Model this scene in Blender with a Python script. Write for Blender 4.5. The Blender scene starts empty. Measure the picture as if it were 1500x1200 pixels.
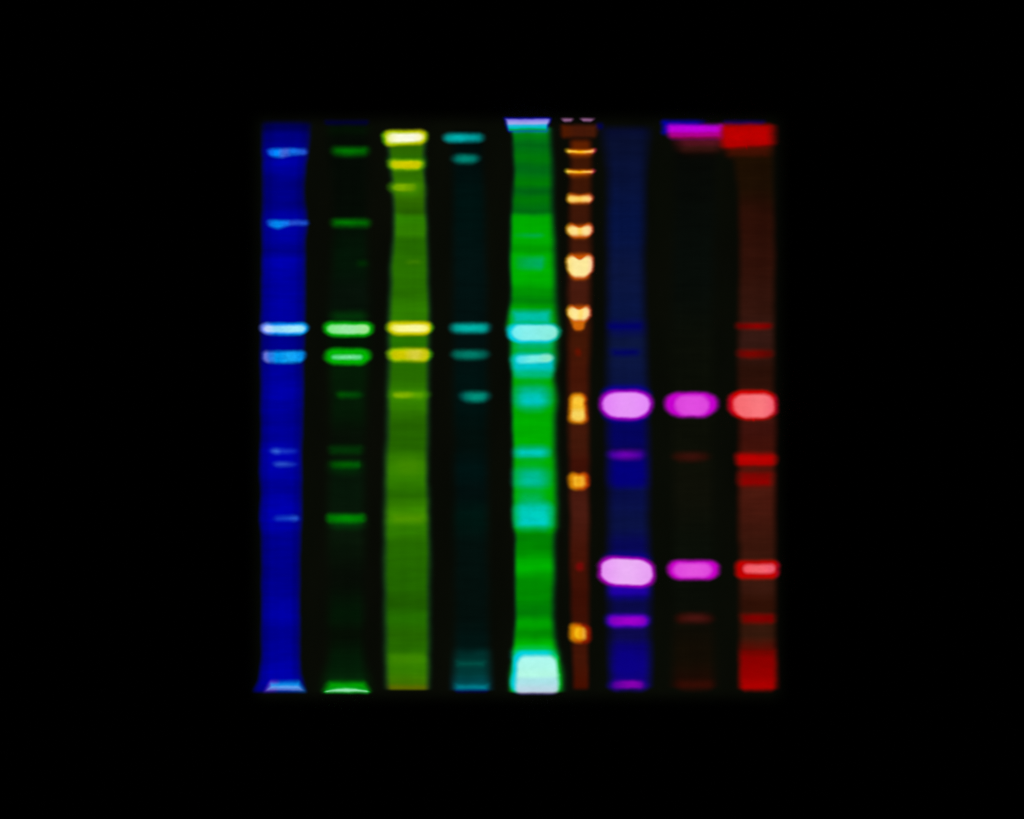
import bpy, math

# ---------------------------------------------------------------- camera, world, exposure
S = 1.0e-4                       # one photograph pixel is a tenth of a millimetre: the gel is about 80 x 84 mm
def wx(px): return (px - 750.0) * S
def wy(py): return (600.0 - py) * S

scene = bpy.context.scene
GEL_TOP = 0.0011                 # the gel is a slab a good millimetre thick, lying flat on the imager's tray
CAM_D = 0.35
cam_data = bpy.data.cameras.new("camera")
cam_data.sensor_width = 36.0
cam_data.lens = 36.0 * CAM_D / (1500 * S)
cam_data.clip_start = 0.005
cam_data.clip_end = 10.0
cam = bpy.data.objects.new("camera", cam_data)
cam.location = (0, 0, GEL_TOP + 0.0002 + CAM_D)
scene.collection.objects.link(cam)
scene.camera = cam

world = bpy.data.worlds.new("World")
scene.world = world
world.use_nodes = True
world.node_tree.nodes["Background"].inputs[0].default_value = (0, 0, 0, 1)
world.node_tree.nodes["Background"].inputs[1].default_value = 0.0   # a closed, dark imaging box

scene.view_settings.view_transform = 'Standard'
scene.view_settings.look = 'None'
scene.view_settings.exposure = 0.0
scene.view_settings.gamma = 1.0
scene.view_settings.use_curve_mapping = False
scene.render.engine = 'CYCLES'
scene.cycles.transparent_max_bounces = 48
scene.cycles.max_bounces = 3
scene.cycles.diffuse_bounces = 2
scene.cycles.sample_clamp_indirect = 0.25
scene.cycles.use_denoising = False   # the gel is seen by its own light: nothing here is noisy

# ---------------------------------------------------------------- helpers
def lin(c):
    out = []
    for v in c[:3]:
        v = v / 255.0
        out.append(v / 12.92 if v <= 0.04045 else ((v + 0.055) / 1.055) ** 2.4)
    return (out[0], out[1], out[2], 1.0)

class NT:
    """thin wrapper for writing shader nodes"""
    def __init__(self, name):
        self.mat = bpy.data.materials.new(name)
        self.mat.use_nodes = True
        self.t = self.mat.node_tree
        self.t.nodes.clear()
    def node(self, kind, **kw):
        n = self.t.nodes.new(kind)
        for k, v in kw.items(): setattr(n, k, v)
        return n
    def put(self, sock, v):
        if isinstance(v, bpy.types.NodeSocket): self.t.links.new(v, sock)
        else: sock.default_value = v
    def math(self, op, a, b=None, c=None, clamp=False):
        n = self.node('ShaderNodeMath', operation=op, use_clamp=clamp)
        for i, v in enumerate((a, b, c)):
            if v is not None: self.put(n.inputs[i], v)
        return n.outputs[0]
    def smooth(self, v, lo, hi, a=0.0, b=1.0):
        n = self.node('ShaderNodeMapRange', interpolation_type='SMOOTHSTEP')
        self.put(n.inputs[0], v)
        for i, q in enumerate((lo, hi, a, b)): n.inputs[i + 1].default_value = q
        return n.outputs[0]
    def linmap(self, v, lo, hi, a=0.0, b=1.0):
        n = self.node('ShaderNodeMapRange', interpolation_type='LINEAR')
        self.put(n.inputs[0], v)
        for i, q in enumerate((lo, hi, a, b)): n.inputs[i + 1].default_value = q
        return n.outputs[0]
    def ramp(self, v, stops, lo, hi, interp='EASE'):
        """stops: (position in lo..hi, sRGB colour 0..255)"""
        f = self.linmap(v, lo, hi)
        n = self.node('ShaderNodeValToRGB')
        n.color_ramp.interpolation = interp
        el = n.color_ramp.elements
        stops = sorted(stops, key=lambda s: s[0])
        assert len(stops) <= 32, len(stops)
        while len(el) < len(stops): el.new(1.0)
        for e, (p, c) in zip(el, stops):
            e.position = (p - lo) / (hi - lo)
        for e, (p, c) in zip(el, stops):
            e.color = lin(c) if not isinstance(c, float) else (c, c, c, 1)
        self.put(n.inputs[0], f)
        return n.outputs[0]
    def mixc(self, f, a, b, blend='MIX'):
        n = self.node('ShaderNodeMix', data_type='RGBA', blend_type=blend)
        self.put(n.inputs[0], f); self.put(n.inputs[6], a); self.put(n.inputs[7], b)
        return n.outputs[2]
    def noise(self, scale_px, detail=2.0, stretch=(1, 1), seed=0.0):
        tc = self.node('ShaderNodeNewGeometry')
        m = self.node('ShaderNodeMapping')
        m.inputs['Scale'].default_value = (stretch[0] / (scale_px * S), stretch[1] / (scale_px * S), 1.0 / (scale_px * S))
        m.inputs['Location'].default_value = (seed * 3.1, seed * 1.7, seed)
        self.put(m.inputs['Vector'], tc.outputs['Position'])
        n = self.node('ShaderNodeTexNoise')
        n.inputs['Scale'].default_value = 1.0
        n.inputs['Detail'].default_value = detail
        self.put(n.inputs['Vector'], m.outputs[0])
        return n
    def glow(self, color, alpha, strength=1.0):
        """fluorescent dye in clear gel: emits where the dye is, lets light through where it is not"""
        e = self.node('ShaderNodeEmission'); self.put(e.inputs[0], color); self.put(e.inputs[1], strength)
        t = self.node('ShaderNodeBsdfTransparent')
        m = self.node('ShaderNodeMixShader')
        self.put(m.inputs[0], alpha)
        self.t.links.new(t.outputs[0], m.inputs[1]); self.t.links.new(e.outputs[0], m.inputs[2])
        o = self.node('ShaderNodeOutputMaterial')
        self.t.links.new(m.outputs[0], o.inputs[0])
        self.mat.cycles.emission_sampling = 'NONE'       # the glow reaches the tray by plain path tracing
        return self.mat

def clear_material():
    n = NT("clear_gel_underside")
    t = n.node('ShaderNodeBsdfTransparent'); o = n.node('ShaderNodeOutputMaterial')
    n.t.links.new(t.outputs[0], o.inputs[0])
    return n.mat
CLEAR = clear_material()

def link(name, mesh, parent=None, loc=(0, 0, 0)):
    o = bpy.data.objects.new(name, mesh)
    scene.collection.objects.link(o)
    if parent is not None: o.parent = parent
    o.location = loc
    return o

# ---------------------------------------------------------------- the setting: the black tray
def build_tray():
    n = NT("matt_black_tray")
    ns = n.noise(60.0, 4.0)
    col = n.mixc(ns.outputs[0], (0.018, 0.018, 0.018, 1), (0.028, 0.028, 0.027, 1))
    b = n.node('ShaderNodeBsdfPrincipled')
    n.put(b.inputs['Base Color'], col)
    b.inputs['Roughness'].default_value = 0.85
    b.inputs['Specular IOR Level'].default_value = 0.0
    o = n.node('ShaderNodeOutputMaterial'); n.t.links.new(b.outputs[0], o.inputs[0])
    me = bpy.data.meshes.new("tray_surface")
    a = 0.22
    me.from_pydata([(-a, -a, 0), (a, -a, 0), (a, a, 0), (-a, a, 0), (-a, -a, -.004), (a, -a, -.004), (a, a, -.004), (-a, a, -.004)], [],
                   [(0, 1, 2, 3), (7, 6, 5, 4), (0, 4, 5, 1), (1, 5, 6, 2), (2, 6, 7, 3), (3, 7, 4, 0)])
    me.materials.append(n.mat)
    o = link("tray_surface", me)
    o["kind"] = "structure"
    o["label"] = "matt black surface under the gel, unlit all round it"
    return o
build_tray()

# ---------------------------------------------------------------- the gel
gel = link("fluorescent_gel", None, loc=(wx(760), wy(600), 0))
gel["label"] = "rectangular electrophoresis gel with nine glowing coloured lanes on black"
gel["category"] = "gel"

GX0, GX1, GY0, GY1 = 352, 1166, 152, 1044
def build_sheet():
    """the clear slab: very faint green-grey autofluorescence, thinning to nothing at its rounded rim"""
    n = NT("clear_gel")
    uv = n.node('ShaderNodeUVMap', uv_map="px")
    sp = n.node('ShaderNodeSeparateXYZ'); n.put(sp.inputs[0], uv.outputs[0])
    x, y = sp.outputs[0], sp.outputs[1]
    cx, cy, hx, hy = (GX0 + GX1) / 2, (GY0 + GY1) / 2, (GX1 - GX0) / 2, (GY1 - GY0) / 2
    dx = n.math('SUBTRACT', hx, n.math('ABSOLUTE', n.math('SUBTRACT', x, cx)))
    dy = n.math('SUBTRACT', hy, n.math('ABSOLUTE', n.math('SUBTRACT', y, cy)))
    a = n.math('MULTIPLY', n.smooth(dx, 0, 42), n.smooth(dy, 0, 36))
    a = n.math('POWER', a, 1.6)
    ns = n.noise(70.0, 3.0, (1.0, 0.35))
    a = n.math('MULTIPLY', a, n.linmap(ns.outputs[0], 0.3, 0.7, 0.75, 1.0))
    col = n.mixc(n.noise(120, 2, seed=4).outputs[0], lin((8, 12, 5)), lin((11, 12, 6)))
    mat = n.glow(col, a)
    # rounded slab: stacked outline rings
    verts, faces, uvs = [], [], []
    N = 12
    def ring(inset, r, z):
        st = len(verts)
        x0, x1, y0, y1 = GX0 + inset, GX1 - inset, GY0 + inset, GY1 - inset
        r = max(r - inset, 1)
        for (px, py, a0) in ((x1 - r, y1 - r, 0), (x0 + r, y1 - r, 90), (x0 + r, y0 + r, 180), (x1 - r, y0 + r, 270)):
            for k in range(N + 1):
                t = math.radians(a0 + 90 * k / N)
                X, Y = px + r * math.cos(t), py + r * math.sin(t)
                verts.append((wx(X) - gel.location.x, wy(Y) - gel.location.y, z)); uvs.append((X, Y))
        return list(range(st, len(verts)))
    rs = [ring(0, 16, 0.00002), ring(0, 16, GEL_TOP * .55), ring(3, 16, GEL_TOP * .85), ring(8, 18, GEL_TOP)]
    for a_, b_ in zip(rs, rs[1:]):
        m = len(a_)
        for i in range(m):
            faces.append((a_[(i + 1) % m], a_[i], b_[i], b_[(i + 1) % m]))
    faces.append(tuple(reversed(rs[-1])))
    side = len(faces)
    faces.append(tuple(rs[0]))
    me = bpy.data.meshes.new("gel_sheet")
    me.from_pydata(verts, [], faces)
    u = me.uv_layers.new(name="px")
    for l in me.loops: u.data[l.index].uv = uvs[l.vertex_index]
    me.materials.append(mat); me.materials.append(CLEAR)
    me.polygons[side].material_index = 1
    for i in range(side - 1): me.polygons[i].material_index = 1 if i < len(rs[0]) else 0
    return link("gel_sheet", me, gel)
build_sheet()

def interp(tab, y):
    if y <= tab[0][0]: return tab[0][1:]
    for p, q in zip(tab, tab[1:]):
        if y <= q[0]:
            t = (y - p[0]) / (q[0] - p[0]); t = t * t * (3 - 2 * t)
            return tuple(a + (b - a) * t for a, b in zip(p[1:], q[1:]))
    return tab[-1][1:]

LANE_Z = GEL_TOP + 0.00003
BAND_Z = GEL_TOP + 0.00014
seed = [0]
laid = []                        # every band so far: box and the level it lies on

def lane(label, edges, colors, soft=(5, 5), rim=None, rim_w=(0, 0), ends=(4, 3), shade=None, streak=0.10, y0=None, y1=None):
    """edges: (y, left, right); colors: (y, rgb). soft: half-width in px of the left/right fade. rim: tint of the outer edge."""
    seed[0] += 1
    y0 = edges[0][0] if y0 is None else y0
    y1 = edges[-1][0] if y1 is None else y1
    M = 1.35                                            # the strip runs past its half-brightness edge by 35 % of the half width at most
    cxm = sum((e[1] + e[2]) / 2 for e in edges) / len(edges)
    hwm = sum((e[2] - e[1]) / 2 for e in edges) / len(edges)
    soft = (soft[0] * 1.55, soft[1] * 1.55)
    ol, orr = 1 + soft[0] / hwm, 1 + soft[1] / hwm
    origin = (wx(cxm), wy((y0 + y1) / 2))
    R = max(24, int((y1 - y0) / 10))
    cols = [-ol, -0.97, -0.75, -0.4, 0.0, 0.4, 0.75, 0.97, orr]
    verts, uvs, faces = [], [], []
    for i in range(R + 1):
        y = (y0 - ends[0]) + (y1 - y0 + ends[0] + ends[1]) * i / R
        l, r = interp(edges, y)
        c, h = (l + r) / 2, (r - l) / 2
        for j, u in enumerate(cols):
            z = 0.0 if j in (0, len(cols) - 1) else 0.00005 * math.sqrt(max(0.0, 1 - (u * 0.9) ** 2)) + 0.00001
            verts.append((wx(c + u * h) - origin[0], wy(y) - origin[1], z)); uvs.append((u, y))
    C = len(cols)
    for i in range(R):
        for j in range(C - 1):
            a = i * C + j
            faces.append((a, a + C, a + C + 1, a + 1))
    me = bpy.data.meshes.new("lane")
    me.from_pydata(verts, [], faces)
    uvl = me.uv_layers.new(name="px")
    for lp in me.loops: uvl.data[lp.index].uv = uvs[lp.vertex_index]
    for p in me.polygons: p.use_smooth = True
    n = NT("lane_dye")
    uv = n.node('ShaderNodeUVMap', uv_map="px")
    sp = n.node('ShaderNodeSeparateXYZ'); n.put(sp.inputs[0], uv.outputs[0])
    u, y = sp.outputs[0], sp.outputs[1]
    w = n.noise(45.0, 2.0, (1, 1), seed[0])
    uj = n.math('ADD', u, n.linmap(w.outputs[0], 0.2, 0.8, -1.6 / hwm, 1.6 / hwm))
    yj = n.math('ADD', y, n.linmap(n.noise(30.0, 1.0, (1, .5), seed[0] + 9).outputs[0], 0.2, 0.8, -2.0, 2.0))
    al = n.smooth(uj, -ol, -1 + soft[0] / hwm)
    ar = n.smooth(n.math('MULTIPLY', uj, -1.0), -orr, -1 + soft[1] / hwm)
    at = n.smooth(y, y0 - ends[0], y0 + ends[0])
    ab = n.smooth(n.math('MULTIPLY', y, -1.0), -(y1 + ends[1]), -(y1 - ends[1]))
    a = n.math('MULTIPLY', n.math('MULTIPLY', al, ar), n.math('MULTIPLY', at, ab))
    a = n.math('POWER', a, 1.8)
    col = n.ramp(yj, colors, colors[0][0], colors[-1][0])
    if rim:
        e = n.math('MINIMUM', n.smooth(uj, -1 - .5 * soft[0] / hwm, -1 + rim_w[0] / hwm) if rim_w[0] else 1.0,
                   n.smooth(n.math('MULTIPLY', uj, -1.0), -1 - .5 * soft[1] / hwm, -1 + rim_w[1] / hwm) if rim_w[1] else 1.0)
        col = n.mixc(e, lin(rim), col)
    if shade:                                           # dye runs thinner along parts of the lane's width
        f = n.ramp(uj, [(p, float(v)) for p, v in shade], -1.2, 1.2)
        col = n.mixc(1.0, col, f, 'MULTIPLY')
    if streak:
        s1 = n.noise(14.0, 3.0, (0.25, 1.0), seed[0] + 3)
        s2 = n.noise(16.0, 2.0, (1.0, 0.02), seed[0] + 5)
        f = n.math('MULTIPLY', n.linmap(s1.outputs[0], 0.3, 0.7, 1 - streak, 1 + streak), n.linmap(s2.outputs[0], 0.3, 0.7, 1 - .6 * streak, 1 + .6 * streak))
        s3 = n.noise(5.0, 2.0, (0.06, 1.0), seed[0] + 8)
        f = n.math('MULTIPLY', f, n.linmap(s3.outputs[0], 0.3, 0.7, 1 - .45 * streak, 1 + .45 * streak))
        cc = n.node('ShaderNodeCombineXYZ')
        for k in range(3): n.put(cc.inputs[k], f)
        col = n.mixc(1.0, col, cc.outputs[0], 'MULTIPLY')
    me.materials.append(n.glow(col, a))
    o = link("lane", me, gel, (origin[0] - gel.location.x, origin[1] - gel.location.y, LANE_Z))
    o["label"] = label
    o["px_origin"] = (cxm, (y0 + y1) / 2)
    return o

def band(ln, x0, x1, y0, y1, core, edge=None, r=None, soft=(3.5, 3.5), cd=(1, 6), a=1.0, bow=0.0, warp=None, wob=0.7, grain=0.06,
         vert=False, name="band", label=None, power=2.3, core_box=None, cr=None, k=None):
    """x0..y1: the half-brightness box in photograph pixels. soft: outward / inward fade in px. core: rgb or [(u or v, rgb)...].
    edge: colour of the outer rim; the core takes over between cd[0] and cd[1] px inside, or follows its own box core_box."""
    seed[0] += 1
    cx, cy, hx, hy = (x0 + x1) / 2, (y0 + y1) / 2, (x1 - x0) / 2, (y1 - y0) / 2
    if r is None: r = min(hx, hy) * 0.92
    r = min(r, hx, hy)
    soft = (soft[0] * 1.4, soft[1] * 1.5)
    mo = soft[0]
    if k is None: k = min(1.45, max(1.0, 0.8 * hx / max(r, 1.0))) if r >= 0.75 * min(hx, hy) else 1.25
    k = min(k, hx / r)
    # --- mesh: rounded-rectangle rings rising to a low dome, uv in px about the centre
    RX, RY, RR, KR = hx + k * mo, hy + mo, r + mo, k * (r + mo)
    NQ = 7
    outline = []
    for (px, py, a0) in ((RX - KR, RY - RR, 0), (-(RX - KR), RY - RR, 90), (-(RX - KR), -(RY - RR), 180), (RX - KR, -(RY - RR), 270)):
        for q in range(NQ + 1):
            t = math.radians(a0 + 90 * q / NQ)
            outline.append((px + KR * math.cos(t), py + RR * math.sin(t)))
        # extra points along the long side so that bends stay smooth
        if a0 in (0, 180):
            s = 1 if a0 == 0 else -1
            for q in range(1, 8):
                f = 1 - 2 * q / 8.0
                outline.append((s * f * (RX - KR), s * RY))
    verts, uvs, faces = [], [], []
    ox, oy = ln["px_origin"]
    scales = (1.0, 0.9, 0.75, 0.55, 0.3)
    def place(u, v):
        X, Y = u, v
        if warp: X, Y = warp(X, Y, hx, hy)
        else: X = X * (1 - .09 * max(0.0, Y / hy) ** 1.5)        # bands run flat on top and narrower below
        Y += bow * (1 - (X / hx) ** 2)
        return X, Y
    for s in scales:
        for (u, v) in outline:
            X, Y = place(u * s, v * s)
            verts.append((X * S, -Y * S, 0.0 if s == 1.0 else 0.00004 * math.sqrt(1 - s * s)))
            uvs.append((u * s, v * s))
    X, Y = place(0, 0)
    verts.append((X * S, -Y * S, 0.00004)); uvs.append((0, 0))
    m = len(outline)
    for q in range(len(scales) - 1):
        for i in range(m):
            j = (i + 1) % m
            faces.append((q * m + j, q * m + i, (q + 1) * m + i, (q + 1) * m + j))
    last = (len(scales) - 1) * m
    for i in range(m): faces.append((last + (i + 1) % m, last + i, len(verts) - 1))
    me = bpy.data.meshes.new(name)
    me.from_pydata(verts, [], faces)
    uvl = me.uv_layers.new(name="px")
    for lp in me.loops: uvl.data[lp.index].uv = uvs[lp.vertex_index]
    for p in me.polygons: p.use_smooth = True
    # --- dye
    n = NT("band_dye")
    uv = n.node('ShaderNodeUVMap', uv_map="px")
    sp = n.node('ShaderNodeSeparateXYZ'); n.put(sp.inputs[0], uv.outputs[0])
    x, y = sp.outputs[0], sp.outputs[1]
    if wob:
        w1 = n.noise(11.0, 2.0, (0.7, 1), seed[0]); w2 = n.noise(9.0, 2.0, (0.6, 1), seed[0] + 31)
        x = n.math('ADD', x, n.linmap(w1.outputs[0], 0.2, 0.8, -1.8 * wob, 1.8 * wob))
        y = n.math('ADD', y, n.linmap(w2.outputs[0], 0.2, 0.8, -wob, wob))
    def inside(px, py, HX, HY, R, ccx=0.0, ccy=0.0, K=1.0):
        if ccx: px = n.math('SUBTRACT', px, ccx)
        if ccy: py = n.math('SUBTRACT', py, ccy)
        K = min(K, HX / R)
        qx = n.math('DIVIDE', n.math('SUBTRACT', n.math('ABSOLUTE', px), HX - K * R), K)
        qy = n.math('SUBTRACT', n.math('ABSOLUTE', py), HY - R)
        mx, my = n.math('MAXIMUM', qx, 0.0), n.math('MAXIMUM', qy, 0.0)
        ln_ = n.math('SQRT', n.math('ADD', n.math('MULTIPLY', mx, mx), n.math('MULTIPLY', my, my)))
        inn = n.math('MINIMUM', n.math('MAXIMUM', qx, qy), 0.0)
        return n.math('SUBTRACT', R, n.math('ADD', ln_, inn))          # px inside the outline
    d = inside(x, y, hx, hy, r, 0.0, 0.0, k)
    al = n.math('POWER', n.smooth(d, -soft[0], soft[1]), power)
    if grain:
        g = n.noise(5.0, 3.0, (0.8, 1.0), seed[0] + 77)
        al = n.math('MULTIPLY', al, n.linmap(g.outputs[0], 0.25, 0.75, 1 - 2 * grain, 1.0))
    if a != 1.0: al = n.math('MULTIPLY', al, a)
    if isinstance(core, list):
        ccol = n.ramp(n.math('DIVIDE', y if vert else x, hy if vert else hx), core, -1.0, 1.0)
    else:
        ccol = lin(core)
    if edge is not None:
        if core_box:
            bx0, bx1, by0, by1 = core_box
            bhx, bhy = (bx1 - bx0) / 2, (by1 - by0) / 2
            d2 = inside(x, y, bhx, bhy, min(bhx, bhy) * 0.95 if cr is None else cr, (bx0 + bx1) / 2 - cx, (by0 + by1) / 2 - cy, 1 + .5 * (k - 1))
        else:
            c = (cd[0] + cd[1]) / 2; cd = (cd[0] - c, cd[1] - c)
            d2 = inside(x, y, max(hx - 1.2 * c, 2), max(hy - c, 1), max(r - .6 * c, .9) if r - .6 * c < hy - c else max(hy - c, .9), 0.0, 0.0, k)
        if isinstance(edge, list): ecol = n.ramp(n.math('DIVIDE', x, hx), edge, -1.0, 1.0)
        else: ecol = lin(edge)
        col = n.mixc(n.math('POWER', n.smooth(d2, cd[0] - .8, cd[1] + 1.2), 1.6), ecol, ccol)
    else:
        col = ccol
    if grain:
        gg = n.linmap(n.noise(9.0, 3.0, (0.5, 1.0), seed[0] + 13).outputs[0], 0.3, 0.7, 1 - grain, 1 + grain)
        cc = n.node('ShaderNodeCombineXYZ')
        for k in range(3): n.put(cc.inputs[k], gg)
        col = n.mixc(1.0, col, cc.outputs[0], 'MULTIPLY')
    me.materials.append(n.glow(col, al))
    bx = (cx - RX * 1.06, cx + RX * 1.06, cy - RY - 9, cy + RY + 9)
    lv = 1 + max([q[4] for q in laid if q[0] < bx[1] and q[1] > bx[0] and q[2] < bx[3] and q[3] > bx[2]] or [-1])
    laid.append(bx + (lv,))
    o = link(name, me, ln, ((cx - ox) * S, -(cy - oy) * S, BAND_Z - LANE_Z + 0.00005 * lv))
    if label: o["label"] = label
    return o

def tail(k):                     # stretch what lies below the middle
    return lambda X, Y, hx, hy: (X, Y * k if Y > 0 else Y)
def taper(top, bot):             # width factor at top and bottom
    return lambda X, Y, hx, hy: (X * (top + (bot - top) * (Y / hy * .5 + .5)), Y)
def belly(x0, k, w):             # sag below round x0
    return lambda X, Y, hx, hy: (X, Y + (k * math.exp(-((X - x0) / w) ** 2) if Y > 0 else 0))
def notch(k, w, low=0.0):        # heart: dip in the top edge, rounded bottom
    def f(X, Y, hx, hy):
        if Y < 0: Y = Y + k * (-Y / hy) * math.exp(-(X / w) ** 2)
        else: X = X * (1 - low * (Y / hy) ** 2)
        return X, Y
    return f

# ---------------------------------------------------------------- lane 1: blue
L = lane("royal blue lane along one side of the gel, glowing over its whole length",
    [(178, 383, 457), (200, 383, 455), (225, 383, 452), (245, 383, 449), (280, 383, 446), (326, 382, 450), (360, 383, 447), (440, 382, 447), (480, 381, 447),
     (540, 381, 445), (600, 381, 444), (690, 380, 442), (720, 381, 442), (760, 379, 442), (790, 382, 441), (850, 382, 440), (960, 382, 440), (985, 379, 441), (1000, 377, 445), (1014, 369, 449)],
    [(174, (0, 0, 40)), (186, (0, 0, 88)), (200, (0, 0, 128)), (228, (0, 0, 168)), (246, (0, 0, 160)), (266, (0, 0, 132)), (300, (0, 0, 132)), (322, (0, 0, 170)), (345, (0, 0, 162)), (366, (0, 0, 140)),
     (386, (0, 0, 170)), (420, (0, 0, 158)), (455, (0, 0, 160)), (500, (0, 0, 140)), (540, (0, 0, 152)), (578, (0, 0, 165)), (612, (0, 0, 146)), (640, (0, 0, 148)), (660, (0, 0, 178)),
     (690, (0, 0, 172)), (712, (0, 0, 150)), (752, (0, 0, 172)), (770, (0, 0, 168)), (792, (0, 0, 138)), (850, (0, 0, 138)), (902, (0, 0, 165)), (930, (0, 0, 138)), (962, (0, 0, 156)), (1000, (0, 0, 172)), (1018, (0, 0, 150))],
    soft=(5, 6), rim=(0, 18, 26), rim_w=(3, 3), shade=[(-1, .62), (-.72, .72), (-.4, 1), (.45, 1), (.75, .72), (1, .7)], ends=(8, 4))
band(L, 391, 451, 217, 228, [(-1, (20, 90, 235)), (-.5, (0, 140, 255)), (-.1, (70, 110, 225)), (.2, (20, 120, 240)), (1, (40, 85, 220))], soft=(3, 3), warp=belly(-12, 4, 14), grain=.16, wob=1.0)
band(L, 390, 452, 322, 331, [(-1, (20, 80, 220)), (-.5, (0, 150, 255)), (0, (20, 120, 240)), (.2, (40, 85, 210)), (1, (30, 85, 215))], soft=(3, 3), warp=belly(-14, 5, 12), grain=.14, wob=.8)
band(L, 381, 452, 472, 490.5, [(-1, (190, 175, 250)), (-.75, (195, 215, 255)), (-.3, (150, 225, 255)), (.4, (170, 240, 255)), (1, (150, 235, 255))], edge=[(-1, (120, 140, 250)), (-.4, (0, 150, 255)), (1, (0, 170, 255))], soft=(3, 2.5), cd=(2, 5.5), bow=1, label="brightest pale blue band of its lane")
band(L, 383, 448, 512.5, 532, [(-1, (80, 95, 225)), (-.85, (115, 125, 228)), (-.6, (50, 125, 230)), (-.3, (0, 160, 250)), (.3, (20, 175, 255)), (1, (0, 150, 250))], soft=(3, 3.5), r=7, bow=1, grain=.12)
band(L, 393, 437, 656.5, 665.5, [(-1, (20, 40, 190)), (-.5, (55, 105, 220)), (0, (30, 60, 200)), (1, (15, 35, 185))], soft=(4, 4), a=.95)
band(L, 400, 437, 676.5, 684, [(-1, (30, 60, 195)), (-.4, (45, 85, 205)), (1, (10, 25, 180))], soft=(4, 3), a=.9)
band(L, 400, 440, 755.5, 765, [(-1, (20, 50, 195)), (0, (25, 70, 205)), (.6, (40, 90, 215)), (1, (20, 50, 200))], soft=(4, 4), a=.95, bow=-1)
band(L, 385, 449, 995, 1015, [(-1, (0, 140, 235)), (-.2, (20, 150, 240)), (.3, (110, 170, 240)), (.65, (205, 215, 255)), (1, (120, 130, 250))], edge=[(-1, (110, 60, 220)), (-.6, (110, 70, 215)), (-.2, (0, 110, 225)), (1, (0, 140, 235))],
     soft=(3, 6), cd=(0, 9), r=4, warp=taper(.7, 1.03), grain=.08, vert=True, label="bright foot of the blue lane, flared and whitish at the bottom edge")

# ---------------------------------------------------------------- lane 2: dim green
L = lane("almost black lane with separate vivid green bands, beside the blue lane",
    [(180, 478, 542), (330, 486, 540), (480, 478, 543), (600, 482, 538), (760, 478, 536), (950, 480, 534), (1014, 470, 544)],
    [(180, (3, 8, 4)), (190, (3, 18, 3)), (204, (4, 10, 4)), (300, (4, 10, 4)), (385, (3, 21, 6)), (430, (6, 17, 8)), (500, (3, 16, 4)), (545, (4, 26, 5)), (600, (4, 24, 5)), (640, (6, 14, 5)), (720, (6, 22, 8)), (780, (8, 22, 8)), (850, (6, 12, 5)),
     (902, (3, 22, 5)), (930, (5, 14, 4)), (970, (3, 26, 6)), (1000, (4, 36, 8)), (1016, (2, 30, 6))], soft=(9, 9), ends=(4, 3))
band(L, 474, 541, 175, 184, (0, 0, 52), soft=(4, 4), r=3, name="well_mark", a=.9)
band(L, 486, 541, 214.5, 226, [(-1, (0, 95, 0)), (-.2, (0, 128, 0)), (.6, (0, 112, 0)), (1, (0, 85, 0))], soft=(5, 5), power=2.1, bow=1, warp=tail(1.25))
band(L, 485.5, 542, 320.5, 331.5, [(-1, (0, 105, 0)), (-.2, (0, 130, 0)), (.6, (0, 112, 0)), (1, (0, 105, 0))], soft=(5, 5), power=2.1, warp=tail(1.25))
band(L, 522, 539, 381, 391, (0, 42, 2), soft=(5, 4))
band(L, 484, 538, 455, 472, (2, 52, 8), soft=(7, 6), a=.9)
band(L, 473.5, 547.5, 470.5, 493, [(-1, (125, 236, 130)), (0, (160, 238, 170)), (.8, (165, 238, 150)), (1, (155, 215, 110))], edge=(0, 196, 8), soft=(3.5, 3), cd=(2.8, 6), warp=taper(1.03, .94), bow=.8, grain=.05, label="brightest green band with a pale centre, upper of a close pair")
band(L, 475, 543.5, 510, 535, [(-1, (60, 225, 110)), (0, (120, 238, 160)), (1, (60, 225, 110))], edge=(0, 186, 0), soft=(4, 3.5), core_box=(482, 535, 517, 529.5), cd=(0.5, 5), grain=.08, label="thick green band with a thin pale streak low in it")
band(L, 493, 532, 573, 584, [(-1, (0, 85, 0)), (0, (0, 75, 5)), (1, (0, 55, 5))], soft=(5, 4))
band(L, 481, 532, 652, 667, (2, 52, 6), soft=(6, 5), r=5)
band(L, 479, 533, 672, 698, (2, 40, 6), soft=(8, 8))
band(L, 482, 531, 675, 687, [(-1, (0, 70, 0)), (0, (0, 95, 0)), (.8, (0, 92, 6)), (1, (0, 60, 0))], soft=(5, 4.5))
band(L, 479, 537, 752, 778, (2, 56, 8), soft=(7, 8))
band(L, 477, 536, 752, 767.5, [(-1, (0, 110, 0)), (0, (0, 136, 0)), (1, (0, 118, 0))], soft=(4, 4.5), power=2.1, r=5)
band(L, 471, 544, 994, 1014.5, [(-1, (0, 100, 0)), (0, (0, 175, 0)), (.7, (0, 200, 10)), (1, (10, 190, 40))], soft=(3.5, 9), vert=True, r=5, warp=taper(.74, 1.04), power=1.6)
band(L, 476, 541, 1006, 1015.5, [(-1, (60, 215, 90)), (0, (150, 232, 180)), (1, (180, 232, 205))], edge=(20, 200, 50), cd=(0.3, 3.5), soft=(2.6, 2.4), vert=True, r=3, warp=lambda X, Y, hx, hy: (X, Y + (5 * (X / hx) ** 2 if Y < 0 else 0)), label="whitish crescent at the foot of the dim green lane")

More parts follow.
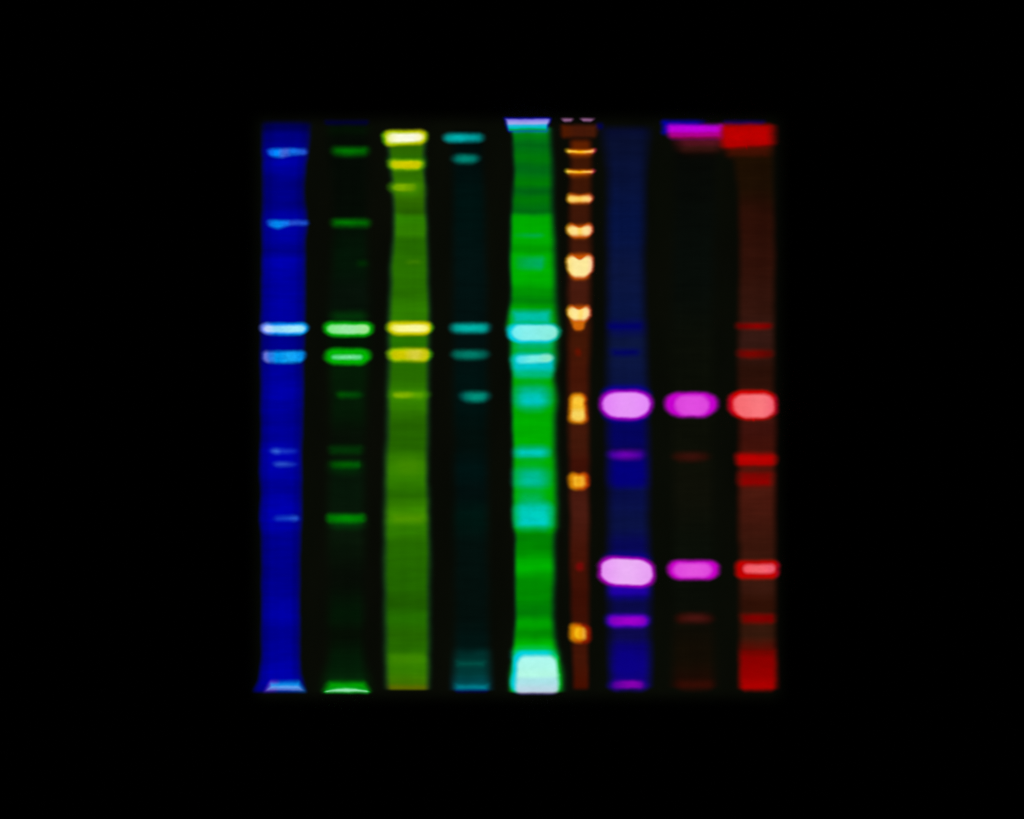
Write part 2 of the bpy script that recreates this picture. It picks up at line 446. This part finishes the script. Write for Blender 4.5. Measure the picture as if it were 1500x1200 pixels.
# ---------------------------------------------------------------- lane 3: yellow-green
L = lane("yellow-green lane with lemon yellow bands",
    [(205, 567, 624), (240, 570, 622), (275, 574, 624), (300, 575, 625), (335, 575, 627), (400, 571, 628), (480, 568, 630), (600, 566, 628), (680, 563, 627), (760, 562, 629), (850, 562, 630), (960, 562, 630), (1000, 564, 629), (1011, 567, 628)],
    [(205, (42, 98, 0)), (225, (44, 104, 0)), (255, (46, 110, 0)), (288, (48, 108, 0)), (308, (38, 94, 0)), (320, (46, 128, 0)), (340, (48, 126, 0)), (354, (36, 104, 0)), (385, (40, 112, 0)), (430, (38, 108, 0)), (458, (46, 124, 0)),
     (500, (36, 112, 0)), (545, (38, 106, 0)), (590, (50, 126, 0)), (622, (36, 98, 0)), (652, (36, 100, 0)), (684, (54, 130, 0)), (704, (48, 124, 0)), (722, (38, 106, 0)), (758, (60, 138, 0)), (776, (46, 122, 0)), (802, (36, 104, 0)),
     (850, (34, 102, 0)), (884, (30, 90, 0)), (906, (36, 110, 0)), (930, (36, 100, 0)), (952, (38, 106, 0)), (966, (54, 130, 0)), (982, (52, 124, 0)), (1000, (62, 118, 0)), (1009, (92, 104, 0)), (1016, (70, 80, 0))],
    soft=(6, 6), rim=(24, 62, 34), rim_w=(9, 8), ends=(4, 3), streak=.07)
band(L, 564, 628, 226, 252, (0, 110, 0), soft=(4, 6), a=.35, r=8)
band(L, 560.5, 626, 190.5, 213.5, [(-1, (235, 240, 120)), (-.2, (255, 255, 225)), (.3, (255, 255, 230)), (1, (255, 250, 150))], edge=[(-1, (110, 215, 0)), (-.8, (190, 215, 0)), (.8, (205, 210, 0)), (1, (150, 200, 0))], soft=(3.5, 3), cd=(3, 7), r=9, warp=lambda X, Y, hx, hy: (X * (1 - .03 * Y / hy), Y - (1.6 * X / hx if Y > 0 else .4 * X / hx)), grain=.03, label="brightest pale yellow band, at the top of its lane")
band(L, 569, 621.5, 232.5, 250, [(-1, (200, 205, 0)), (0, (215, 206, 0)), (1, (200, 200, 0))], edge=(120, 190, 0), soft=(4, 3), cd=(0, 5), bow=.5, r=7)
band(L, 573, 624, 264, 294, (58, 132, 0), soft=(6, 9), a=.8)
band(L, 572, 616, 267, 283, [(-1, (110, 172, 0)), (-.3, (130, 180, 0)), (.3, (110, 165, 0)), (1, (66, 140, 0))], edge=(66, 140, 0), soft=(5, 4), cd=(-1, 4), power=1.4)
band(L, 594, 617, 380, 388, (62, 128, 0), soft=(5, 4), a=.8)
band(L, 566, 634, 470, 491.5, [(-1, (245, 240, 80)), (-.3, (255, 250, 150)), (.3, (255, 252, 165)), (1, (250, 245, 90))], edge=[(-1, (150, 205, 0)), (-.85, (215, 212, 0)), (.8, (225, 212, 0)), (1, (110, 210, 0))], soft=(3.5, 3), cd=(3.5, 7), grain=.03, bow=.5, label="bright yellow band with a cream centre, upper of a close pair")
band(L, 567.5, 631.5, 510, 531, [(-1, (205, 205, 0)), (-.3, (212, 204, 0)), (.3, (222, 212, 64)), (.7, (212, 204, 20)), (1, (200, 200, 0))], edge=[(-1, (140, 200, 0)), (.8, (190, 200, 0)), (1, (90, 205, 0))], soft=(4, 3), cd=(0, 6), bow=-.5, r=8)
band(L, 569, 628, 570.5, 587.5, [(-1, (90, 160, 0)), (-.5, (135, 185, 0)), (-.1, (130, 180, 0)), (.4, (95, 168, 0)), (1, (80, 155, 0))], edge=(62, 142, 0), soft=(5, 4), cd=(0, 7), a=.95)
band(L, 576, 621, 668, 700, (66, 138, 0), soft=(9, 10), a=.8)
band(L, 573, 622, 752, 768, (80, 148, 0), soft=(7, 6), a=.85, r=4)
band(L, 572, 621, 958, 974, (62, 134, 0), soft=(6, 5), a=.8, r=4)

# ---------------------------------------------------------------- lane 4: teal
L = lane("almost black lane with separate teal bands, between yellow-green and green lanes",
    [(190, 660, 708), (300, 662, 712), (480, 662, 716), (700, 664, 716), (950, 664, 718), (1012, 664, 718)],
    [(190, (1, 6, 6)), (240, (1, 14, 13)), (300, (0, 18, 16)), (400, (2, 18, 17)), (500, (2, 16, 15)), (580, (0, 18, 16)), (650, (2, 14, 11)), (690, (0, 19, 18)), (720, (2, 15, 14)), (760, (0, 22, 17)), (800, (3, 16, 13)), (900, (3, 15, 12)), (945, (1, 20, 18)), (962, (0, 48, 44)), (985, (0, 56, 54)), (1000, (0, 66, 72)), (1014, (0, 66, 84))],
    soft=(8, 8), ends=(8, 3))
band(L, 649, 709.5, 195.5, 209.5, [(-1, (0, 160, 155)), (-.2, (0, 178, 178)), (.4, (0, 158, 158)), (1, (0, 120, 115))], soft=(4, 4), power=2.1, bow=-.6, r=6)
band(L, 662, 702, 226, 240, [(-1, (0, 105, 95)), (0, (0, 140, 122)), (1, (0, 110, 100))], soft=(4.5, 4.5), power=2.1)
band(L, 660, 718.5, 473.5, 488, [(-1, (0, 150, 140)), (-.2, (0, 186, 175)), (.5, (0, 176, 165)), (1, (0, 110, 105))], soft=(4.5, 4), power=2.1, warp=taper(1.03, .97))
band(L, 662, 716, 513, 526.5, [(-1, (0, 105, 88)), (0, (0, 128, 108)), (1, (0, 88, 76))], soft=(5, 4), power=2.1)
band(L, 674, 717.5, 573.5, 588.5, [(-1, (0, 95, 88)), (0, (0, 148, 126)), (.4, (0, 142, 122)), (1, (0, 100, 90))], soft=(5, 4), power=2.1, bow=.6)
band(L, 667, 712, 967, 978, (0, 84, 72), soft=(5, 5), a=.85, r=3)
band(L, 664, 717, 999, 1013.5, [(-1, (0, 90, 95)), (.2, (0, 125, 142)), (.7, (0, 75, 150)), (1, (0, 0, 150))], soft=(3.5, 5), vert=True, r=3, power=1.9, label="teal foot of the lane with a blue lower edge")

# ---------------------------------------------------------------- lane 5: bright green
L = lane("widest and brightest lane, vivid green with cyan bands and a white foot",
    [(186, 746, 806), (200, 750, 807), (240, 752, 810), (300, 750, 811), (320, 747, 812), (380, 747, 814), (440, 748, 815), (456, 745, 817), (482, 741, 820), (502, 747, 816), (525, 746, 817), (550, 750, 813), (583, 749, 817), (620, 750, 814), (700, 750, 816), (768, 750, 818), (788, 754, 813), (830, 753, 813), (900, 754, 812), (938, 753, 814), (960, 749, 819), (985, 746, 823), (1014, 746, 824)],
    [(186, (0, 170, 90)), (198, (0, 126, 15)), (212, (0, 106, 20)), (232, (0, 117, 8)), (248, (0, 104, 20)), (268, (0, 122, 4)), (280, (0, 100, 18)), (292, (0, 116, 6)), (310, (0, 106, 16)), (320, (0, 168, 0)), (352, (0, 174, 0)), (366, (0, 154, 0)), (376, (0, 176, 0)), (410, (0, 176, 0)), (430, (0, 146, 2)), (440, (0, 128, 6)), (454, (0, 166, 0)),
     (470, (0, 178, 10)), (505, (0, 172, 40)), (560, (0, 172, 0)), (640, (0, 174, 0)), (770, (0, 178, 0)), (788, (0, 128, 2)), (802, (0, 132, 0)), (830, (0, 178, 0)), (850, (0, 142, 0)), (872, (0, 136, 0)), (898, (0, 124, 4)), (914, (0, 162, 0)), (928, (0, 138, 0)), (948, (0, 190, 0)), (1016, (0, 195, 30))],
    soft=(5, 8), rim=(0, 66, 34), rim_w=(6, 9), ends=(4, 3), streak=.06)
band(L, 739, 806.5, 172.5, 194, [(-1, (60, 60, 230)), (-.75, (140, 130, 235)), (-.25, (165, 170, 238)), (.05, (40, 185, 232)), (.3, (0, 195, 195)), (.6, (0, 165, 80)), (.85, (0, 135, 15)), (1, (0, 120, 12))], edge=[(-1, (10, 10, 200)), (0, (10, 10, 200)), (1, (10, 10, 200))], cd=(-1, 3.5), soft=(2.5, 2.5), vert=True, r=3, warp=taper(1.02, .86), label="lavender and cyan mark in the well above the green lane", name="well_mark", grain=.03)
band(L, 753, 797, 342, 348, [(-1, (0, 172, 30)), (.4, (0, 172, 80)), (1, (0, 172, 60))], soft=(4, 3), a=.8)
band(L, 754, 799, 375.5, 396, [(-1, (0, 172, 40)), (0, (0, 172, 85)), (.7, (0, 172, 100)), (1, (0, 170, 70))], soft=(5, 5), r=5, a=.95)
band(L, 748, 809, 453, 476, (0, 192, 172), soft=(4, 6), r=5, a=.97)
band(L, 752, 812, 494, 516, (0, 182, 120), soft=(5, 8), r=8, a=.9)
band(L, 742, 820.5, 473, 504, [(-1, (110, 238, 245)), (-.2, (138, 242, 240)), (.6, (140, 240, 228)), (1, (150, 235, 210))], edge=[(-1, (0, 210, 232)), (.6, (0, 205, 220)), (1, (0, 195, 150))], soft=(3, 3), core_box=(748.5, 817.5, 475, 500), cd=(-1, 3), r=12, cr=12,
     warp=lambda X, Y, hx, hy: (X * (1 - (.16 * (Y / hy) ** 2 if Y > 0 else -.02)), Y), grain=.03, label="brightest cyan band of the green lane, nearly white")
band(L, 748, 814, 515, 562, [(-1, (0, 198, 190)), (-.5, (0, 210, 228)), (-.1, (0, 198, 208)), (.4, (0, 186, 130)), (.8, (0, 176, 30)), (1, (0, 174, 0))], vert=True, soft=(4, 5), r=12, warp=lambda X, Y, hx, hy: (X * (1 - (.16 * (Y / hy) if Y > 0 else 0)), Y), a=.97)
band(L, 756, 810, 519.5, 532.5, [(-1, (80, 228, 240)), (0, (125, 240, 228)), (1, (150, 235, 190))], soft=(2.5, 2.5), warp=lambda X, Y, hx, hy: (X, Y - 1.5 * X / hx), grain=.06, label="thin pale streak under the brightest cyan band")
band(L, 755, 805, 560, 601, [(-1, (0, 178, 60)), (-.4, (0, 186, 140)), (0, (0, 200, 190)), (.4, (0, 204, 208)), (1, (0, 190, 130))], vert=True, soft=(7, 10), r=14, power=1.5)
band(L, 754.5, 803, 655, 673, [(-1, (0, 190, 160)), (-.1, (0, 206, 198)), (.4, (0, 196, 170)), (1, (0, 180, 80))], vert=True, soft=(6, 6), r=8, warp=taper(1.0, .93), power=1.6)
band(L, 755.5, 802, 681, 721, [(-1, (0, 180, 70)), (-.2, (0, 190, 150)), (.2, (0, 192, 160)), (1, (0, 180, 70))], vert=True, soft=(8, 10), r=14, power=1.5)
band(L, 756, 800, 718, 742, (0, 182, 90), soft=(6, 8), a=.8)
band(L, 755, 808, 736, 777, [(-1, (0, 196, 165)), (0, (0, 206, 195)), (.5, (0, 208, 205)), (1, (0, 190, 120))], vert=True, soft=(6, 7), r=10, bow=-1.5, power=1.6)
band(L, 750, 815, 941, 977, [(-1, (0, 188, 5)), (-.5, (0, 196, 70)), (-.1, (0, 206, 190)), (.2, (0, 210, 220)), (1, (0, 212, 225))], vert=True, soft=(5, 8), r=14)
band(L, 747, 823.5, 953, 1016.5, [(-1, (170, 248, 240)), (-.3, (178, 250, 238)), (.1, (182, 250, 232)), (.4, (172, 228, 235)), (.85, (190, 215, 232)), (.95, (195, 190, 225)), (1, (150, 140, 230))], edge=[(-1, (0, 205, 225)), (-.6, (0, 212, 225)), (.4, (0, 212, 215)), (.8, (0, 205, 110)), (1, (0, 196, 20))], vert=True, soft=(3, 3),
     core_box=(755, 819, 960, 1040), cr=13, cd=(-3, 4), r=14, warp=lambda X, Y, hx, hy: (X * (.9 + .1 * min(1, max(0, .5 + .9 * Y / hy))), Y), grain=.03, wob=.5, label="large white block at the foot of the green lane")

# ---------------------------------------------------------------- lane 6: ladder
L = lane("narrow dark red-brown ladder lane with amber and cream marker spots",
    [(204, 836, 866), (300, 834, 866), (450, 832, 866), (600, 831, 863), (750, 834, 863), (900, 836, 863), (1010, 840, 862)],
    [(200, (84, 26, 0)), (212, (96, 32, 0)), (232, (62, 22, 4)), (330, (60, 22, 8)), (420, (70, 26, 14)), (500, (64, 22, 6)), (545, (66, 20, 6)), (650, (66, 24, 10)), (680, (60, 16, 6)), (740, (72, 26, 16)), (830, (66, 18, 6)), (880, (58, 14, 4)), (960, (66, 20, 6)), (1014, (70, 14, 0))],
    soft=(5, 5), ends=(7, 5), streak=.08)
band(L, 820, 876, 182, 203, [(-1, (82, 26, 0)), (0, (70, 24, 8)), (1, (72, 26, 8))], soft=(4, 4), r=4, name="well_mark", label="dull brown block in the well above the ladder lane")
band(L, 824, 839, 173.5, 178.5, (168, 112, 160), soft=(2.5, 2.5), name="well_mark", warp=lambda X, Y, hx, hy: (X * (1 - .15 * Y / hy), Y))
band(L, 851, 868, 173.5, 178.5, (168, 112, 160), soft=(2.5, 2.5), name="well_mark", warp=lambda X, Y, hx, hy: (X * (1 - .2 * Y / hy) + 1, Y))
smile = lambda X, Y, hx, hy: (X, Y + .8)
HOT = [(-1, (255, 220, 90)), (-.5, (255, 205, 60)), (0, (255, 190, 20)), (.55, (255, 205, 90)), (.85, (255, 170, 110)), (1, (240, 120, 100))]
band(L, 832, 868, 219, 231, (170, 70, 0), soft=(5, 6), a=.9)
band(L, 828, 873, 217, 225.5, HOT, edge=[(-1, (190, 160, 10)), (-.6, (215, 110, 0)), (.7, (220, 100, 10)), (1, (220, 60, 90))], soft=(2.5, 2.5), cd=(.6, 3.2), bow=1.4, grain=.05)
band(L, 832, 866, 249, 261, (170, 70, 0), soft=(5, 6), a=.9)
band(L, 827, 871.5, 247, 255, HOT, edge=[(-1, (180, 170, 20)), (-.6, (215, 110, 0)), (.7, (220, 100, 10)), (1, (220, 60, 90))], soft=(2.5, 2.5), cd=(.6, 3.2), bow=1.4, grain=.05)
CREAM = [(-1, (255, 218, 90)), (-.5, (255, 220, 110)), (0, (255, 210, 90)), (.4, (255, 220, 120)), (1, (255, 185, 130))]
EDG = [(-1, (225, 165, 10)), (-.6, (215, 95, 0)), (.6, (215, 90, 0)), (1, (230, 90, 50))]
def spot(x0, x1, y0, y1, core, warp, r, label=None, soft=(3.3, 3.2)):
    if y1 - y0 > 20: band(L, x0 + 5, x1 - 5, y0 + 2.5, y1 + 2, (208, 88, 0), soft=(4, 5), r=8)      # amber dye fills the dip of the heart
    band(L, x0, x1, y0, y1, core, edge=EDG, soft=soft, core_box=(x0 + 1.2, x1 - 1.2, y0 + min(4.5, .2 * (y1 - y0)), y1 - min(3, .14 * (y1 - y0))), cr=r - 2, cd=(-2.8, 3.4), warp=warp, r=r, k=1.0, grain=.04, label=label)
spot(829, 869.5, 283, 299.5, CREAM, notch(1.5, 9, .12), 8)
spot(829, 869.5, 325.5, 349, [(-1, (255, 222, 110)), (-.35, (255, 230, 145)), (0, (255, 214, 100)), (.4, (255, 230, 155)), (1, (255, 190, 145))], notch(6, 9, .2), 11)
spot(828.5, 870, 367.5, 409.5, [(-1, (255, 228, 125)), (-.3, (255, 238, 160)), (.4, (255, 238, 158)), (1, (255, 205, 165))], notch(11, 9.5, .3), 16, "largest cream heart-shaped spot of the ladder lane")
band(L, 836, 859, 462, 487, [(-1, (225, 130, 10)), (.5, (215, 105, 10)), (1, (120, 45, 0))], vert=True, soft=(4, 4), r=9, warp=taper(1.15, .7))
spot(830, 866.5, 443.5, 473, [(-1, (255, 222, 110)), (-.3, (255, 236, 155)), (.1, (255, 222, 115)), (.5, (255, 233, 155)), (1, (255, 190, 150))], notch(8, 9, .24), 13, "heart-shaped cream spot with an orange tail below it")
band(L, 840, 853, 509, 523, (104, 18, 0), soft=(4, 4), a=.9)
def hourglass(X, Y, hx, hy):
    t = Y / hy
    return X * (0.8 + .2 * max(0, t) - .10 * math.exp(-((t + .05) / .22) ** 2)), Y
band(L, 830, 863, 575, 621.5, [(-1, (250, 190, 30)), (-.6, (255, 205, 60)), (-.1, (255, 200, 50)), (.35, (255, 222, 100)), (.7, (255, 215, 90)), (1, (250, 180, 20))], edge=[(-1, (225, 140, 0)), (0, (225, 130, 0)), (1, (205, 80, 0))], vert=True, soft=(3.5, 3), core_box=(834.5, 858.5, 578.5, 619), cr=10, cd=(-3, 4), warp=hourglass, r=11, label="tall amber marker spot, narrowed at its waist")
band(L, 832, 863.5, 690.5, 719, [(-1, (240, 160, 10)), (-.35, (255, 190, 40)), (.05, (252, 180, 30)), (.4, (255, 186, 50)), (1, (240, 130, 10))], edge=[(-1, (220, 140, 0)), (.3, (205, 85, 0)), (1, (200, 60, 0))], soft=(3.5, 3), cd=(1.5, 8), warp=notch(3, 7, .12), r=10)
band(L, 842, 857, 822, 838, (122, 8, 8), soft=(4, 4), a=.95)
band(L, 834, 865, 913, 942.5, [(-1, (240, 170, 0)), (-.4, (255, 196, 20)), (.1, (246, 172, 15)), (.45, (250, 180, 55)), (1, (220, 90, 20))], edge=[(-1, (230, 150, 0)), (-.2, (205, 90, 0)), (.4, (150, 30, 0)), (1, (170, 30, 0))], soft=(4, 3), cd=(1.5, 8), r=10, warp=lambda X, Y, hx, hy: (X, Y + 1.5 * X / hx))

# ---------------------------------------------------------------- lane 7: navy with violet bands
L = lane("navy blue lane with the two largest pink-violet bands",
    [(186, 882, 952), (260, 890, 946), (400, 890, 944), (560, 890, 948), (700, 891, 950), (800, 892, 950), (870, 892, 952), (1008, 894, 952)],
    [(184, (7, 12, 48)), (210, (8, 15, 46)), (250, (8, 17, 54)), (330, (5, 18, 64)), (400, (10, 20, 60)), (460, (8, 20, 64)), (478, (6, 10, 84)), (500, (12, 22, 62)), (550, (10, 20, 62)), (590, (4, 2, 90)), (640, (4, 4, 92)), (660, (6, 4, 86)), (678, (4, 0, 116)), (705, (4, 0, 118)), (722, (8, 14, 72)), (770, (10, 18, 68)), (800, (8, 8, 86)), (870, (14, 4, 120)), (884, (10, 10, 74)), (932, (12, 10, 76)), (950, (10, 2, 110)), (980, (12, 2, 124)), (1012, (18, 2, 120))],
    soft=(8, 8), ends=(9, 4))
band(L, 873, 885, 180, 190, (0, 0, 84), soft=(4, 4), name="well_mark", a=.9)
band(L, 889, 941, 472, 484, (0, 0, 104), soft=(5, 5), a=.9, r=4)
band(L, 894, 938, 510, 523, (0, 0, 98), soft=(6, 5), a=.9, r=5)
band(L, 880, 954, 563, 621, (12, 0, 146), soft=(5, 5), a=.95, r=18)
band(L, 877, 957, 570.5, 615, [(-1, (228, 130, 248)), (0, (234, 152, 250)), (1, (230, 140, 250))], edge=(184, 0, 210), soft=(3.6, 3), cd=(2, 5.6), warp=taper(1.02, .94), bow=.6, r=20, grain=.02, label="large pale violet oval halfway down the navy lane")
band(L, 890, 946, 659.5, 673.5, [(-1, (62, 0, 160)), (0, (112, 0, 182)), (1, (55, 0, 150))], soft=(5, 5), power=1.9)
band(L, 892, 946, 676, 716, (2, 0, 128), soft=(9, 10), a=.7)
band(L, 890, 952, 852, 878, [(-1, (70, 0, 190)), (.1, (34, 0, 172)), (1, (8, 0, 115))], vert=True, soft=(6, 6), r=9, a=.9)
band(L, 882, 954, 808, 832, (14, 0, 140), soft=(5, 6), a=.9, r=12)
band(L, 876, 959.5, 815.5, 860, [(-1, (232, 150, 246)), (0, (238, 178, 248)), (1, (234, 160, 246))], edge=(188, 0, 200), soft=(3.4, 2.8), cd=(2, 5.2), r=17, warp=lambda X, Y, hx, hy: (X, Y + 2.5 * (X / hx) * (1 if Y > 0 else .9)), grain=.02, label="largest pale pink-violet oval, low in the navy lane")
band(L, 887, 952, 898, 921, (40, 0, 160), soft=(5, 4), r=9, a=.85)
band(L, 888.5, 951, 900, 919.5, [(-1, (130, 0, 190)), (.1, (165, 0, 205)), (1, (140, 0, 195))], edge=(90, 0, 195), cd=(0, 6), soft=(3.5, 3), r=8)
band(L, 893, 947, 944, 1000, (10, 0, 136), soft=(9, 12), a=.7)
band(L, 891, 950, 995, 1014, [(-1, (70, 0, 150)), (.2, (138, 0, 178)), (1, (60, 0, 140))], edge=(40, 0, 150), cd=(0, 6), soft=(4.5, 5), bow=-2)

# ---------------------------------------------------------------- lane 8: nearly black with magenta bands
L = lane("almost black lane with two separate magenta ovals",
    [(210, 985, 1052), (500, 982, 1046), (700, 984, 1046), (1008, 984, 1048)],
    [(205, (6, 8, 5)), (400, (7, 12, 8)), (520, (10, 13, 6)), (660, (12, 14, 6)), (720, (14, 15, 7)), (800, (10, 14, 7)), (880, (9, 12, 6)), (960, (18, 12, 4)), (1014, (30, 9, 3))], soft=(9, 9), ends=(8, 4))
band(L, 990, 1060, 196, 229, [(-1, (120, 4, 60)), (-.2, (84, 18, 30)), (.3, (56, 20, 16)), (1, (24, 9, 4))], vert=True, soft=(8, 10), r=12, power=1.7, name="well_mark", warp=taper(1.1, .9))
band(L, 969, 1036, 176, 197, [(-1, (0, 0, 175)), (.4, (0, 0, 165)), (1, (0, 0, 60))], soft=(4, 4), r=4, name="well_mark", warp=taper(1.0, 1.0))
band(L, 975.5, 1062, 181, 205, [(-1, (190, 0, 232)), (-.2, (196, 0, 222)), (.3, (180, 0, 150)), (1, (160, 0, 70))], vert=True, soft=(3.5, 4.5), r=5, k=1.5, edge=(150, 0, 160), cd=(-2, 2), name="well_mark", label="magenta block in the well above the magenta ovals")
band(L, 972, 1052.5, 574.5, 611.5, [(-1, (220, 60, 220)), (0, (226, 76, 226)), (1, (222, 66, 222))], edge=(200, 0, 208), soft=(3.8, 3.2), core_box=(984, 1043, 576.5, 611.5), cd=(-1, 6), r=18, warp=taper(1.03, .93), grain=.02, label="larger magenta oval, halfway down its lane")
band(L, 985, 1041, 662, 677, [(-1, (44, 14, 6)), (0, (58, 16, 10)), (1, (36, 12, 5))], soft=(6, 5))
band(L, 978, 1053.5, 820.5, 849.5, [(-1, (222, 64, 222)), (0, (230, 84, 226)), (1, (222, 66, 222))], edge=(206, 0, 206), soft=(3.8, 3.2), core_box=(983.5, 1046, 822.5, 848.5), cd=(-1, 5.5), r=11, grain=.02, label="smaller rounded magenta block, low in its lane")
band(L, 989, 1046, 899.5, 914.5, [(-1, (52, 12, 6)), (0, (74, 20, 16)), (1, (48, 12, 8))], soft=(6, 5), bow=-1.5)
band(L, 989, 1047, 995, 1012, (52, 12, 4), soft=(6, 6))

# ---------------------------------------------------------------- lane 9: red
L = lane("dark red-brown lane along the gel's edge, with bright red bands",
    [(216, 1070, 1134), (250, 1076, 1134), (280, 1081, 1134), (400, 1083, 1136), (540, 1080, 1134), (640, 1083, 1137), (760, 1082, 1136), (860, 1083, 1137), (950, 1083, 1137), (1010, 1083, 1138)],
    [(212, (44, 20, 4)), (230, (28, 14, 2)), (270, (28, 14, 3)), (320, (42, 14, 6)), (380, (46, 16, 8)), (450, (50, 20, 12)), (500, (52, 24, 18)), (545, (42, 16, 8)), (630, (62, 18, 12)), (655, (66, 18, 10)), (730, (72, 24, 14)), (800, (58, 22, 12)), (860, (58, 24, 14)), (885, (46, 16, 6)), (930, (52, 24, 12)), (955, (90, 12, 4)), (1014, (120, 4, 0))],
    soft=(6, 6), ends=(6, 4))
band(L, 1060, 1120, 176.5, 183, (24, 4, 90), soft=(4, 3), name="well_mark", a=.7)
band(L, 1058, 1134, 208, 236, [(-1, (90, 16, 4)), (.2, (64, 16, 3)), (1, (30, 13, 2))], vert=True, soft=(6, 9), r=9, name="well_mark")
band(L, 1049, 1135, 181.5, 218.5, [(-1, (184, 0, 0)), (0, (194, 0, 0)), (.6, (182, 0, 0)), (1, (130, 0, 0))], vert=True, soft=(4, 4.5), r=6, k=2.2, name="well_mark", warp=lambda X, Y, hx, hy: (X + (5 * abs(Y / hy) ** 1.5 if X < 0 else 0) + (4 * Y / hy if X < 0 else 0), Y - 2.5 * (X / hx) * (1 if Y > 0 else 0)), label="red block in the well above the red lane")
band(L, 1076, 1133, 472, 484, [(-1, (105, 0, 0)), (.2, (140, 0, 0)), (1, (112, 0, 0))], soft=(4, 4), r=5)
band(L, 1079, 1133, 511.5, 525.5, [(-1, (98, 6, 4)), (-.2, (122, 4, 0)), (1, (84, 6, 2))], soft=(5, 4), r=5)
band(L, 1065.5, 1138, 571, 616, [(-1, (245, 70, 90)), (-.5, (250, 112, 118)), (.3, (252, 122, 128)), (1, (246, 100, 120))], edge=[(-1, (200, 0, 40)), (-.7, (214, 0, 0)), (.8, (214, 0, 0)), (1, (224, 0, 50))], soft=(3.5, 3), core_box=(1071.5, 1135.5, 576, 613.5), cr=15, cd=(-1.5, 4), r=17, warp=lambda X, Y, hx, hy: (X + (6 * max(0, Y / hy) ** 1.5 if X < 0 else 0), Y), grain=.03, label="brightest red band, salmon pink at its centre")
band(L, 1076.5, 1138, 662, 685.5, [(-1, (160, 0, 0)), (-.1, (192, 0, 0)), (.4, (180, 0, 0)), (1, (125, 0, 0))], vert=True, soft=(5, 5), r=8)
band(L, 1080, 1134, 688, 716, [(-1, (112, 8, 4)), (.4, (142, 0, 0)), (1, (104, 4, 2))], vert=True, soft=(6, 6), r=8)
band(L, 1076.5, 1141.5, 820, 849.5, [(-1, (240, 70, 84)), (0, (252, 104, 114)), (.8, (248, 96, 118)), (1, (240, 60, 100))], edge=[(-1, (196, 0, 0)), (.8, (206, 0, 0)), (1, (216, 0, 50))], soft=(4, 4), core_box=(1086, 1138.5, 824.5, 842.5), cd=(-1, 5), r=9, label="red band with a small salmon centre, low in the red lane")
band(L, 1084, 1137, 898, 915, [(-1, (108, 4, 0)), (0, (130, 0, 0)), (.7, (122, 0, 0)), (1, (96, 4, 0))], soft=(5, 4.5), r=5)
band(L, 1081.5, 1138.5, 948, 1013, [(-1, (84, 8, 3)), (-.75, (116, 4, 0)), (-.45, (140, 0, 0)), (.2, (150, 0, 0)), (.8, (176, 0, 0)), (1, (160, 0, 0))], vert=True, soft=(4, 5), r=7, grain=.05, label="broad red smear at the foot of the red lane")
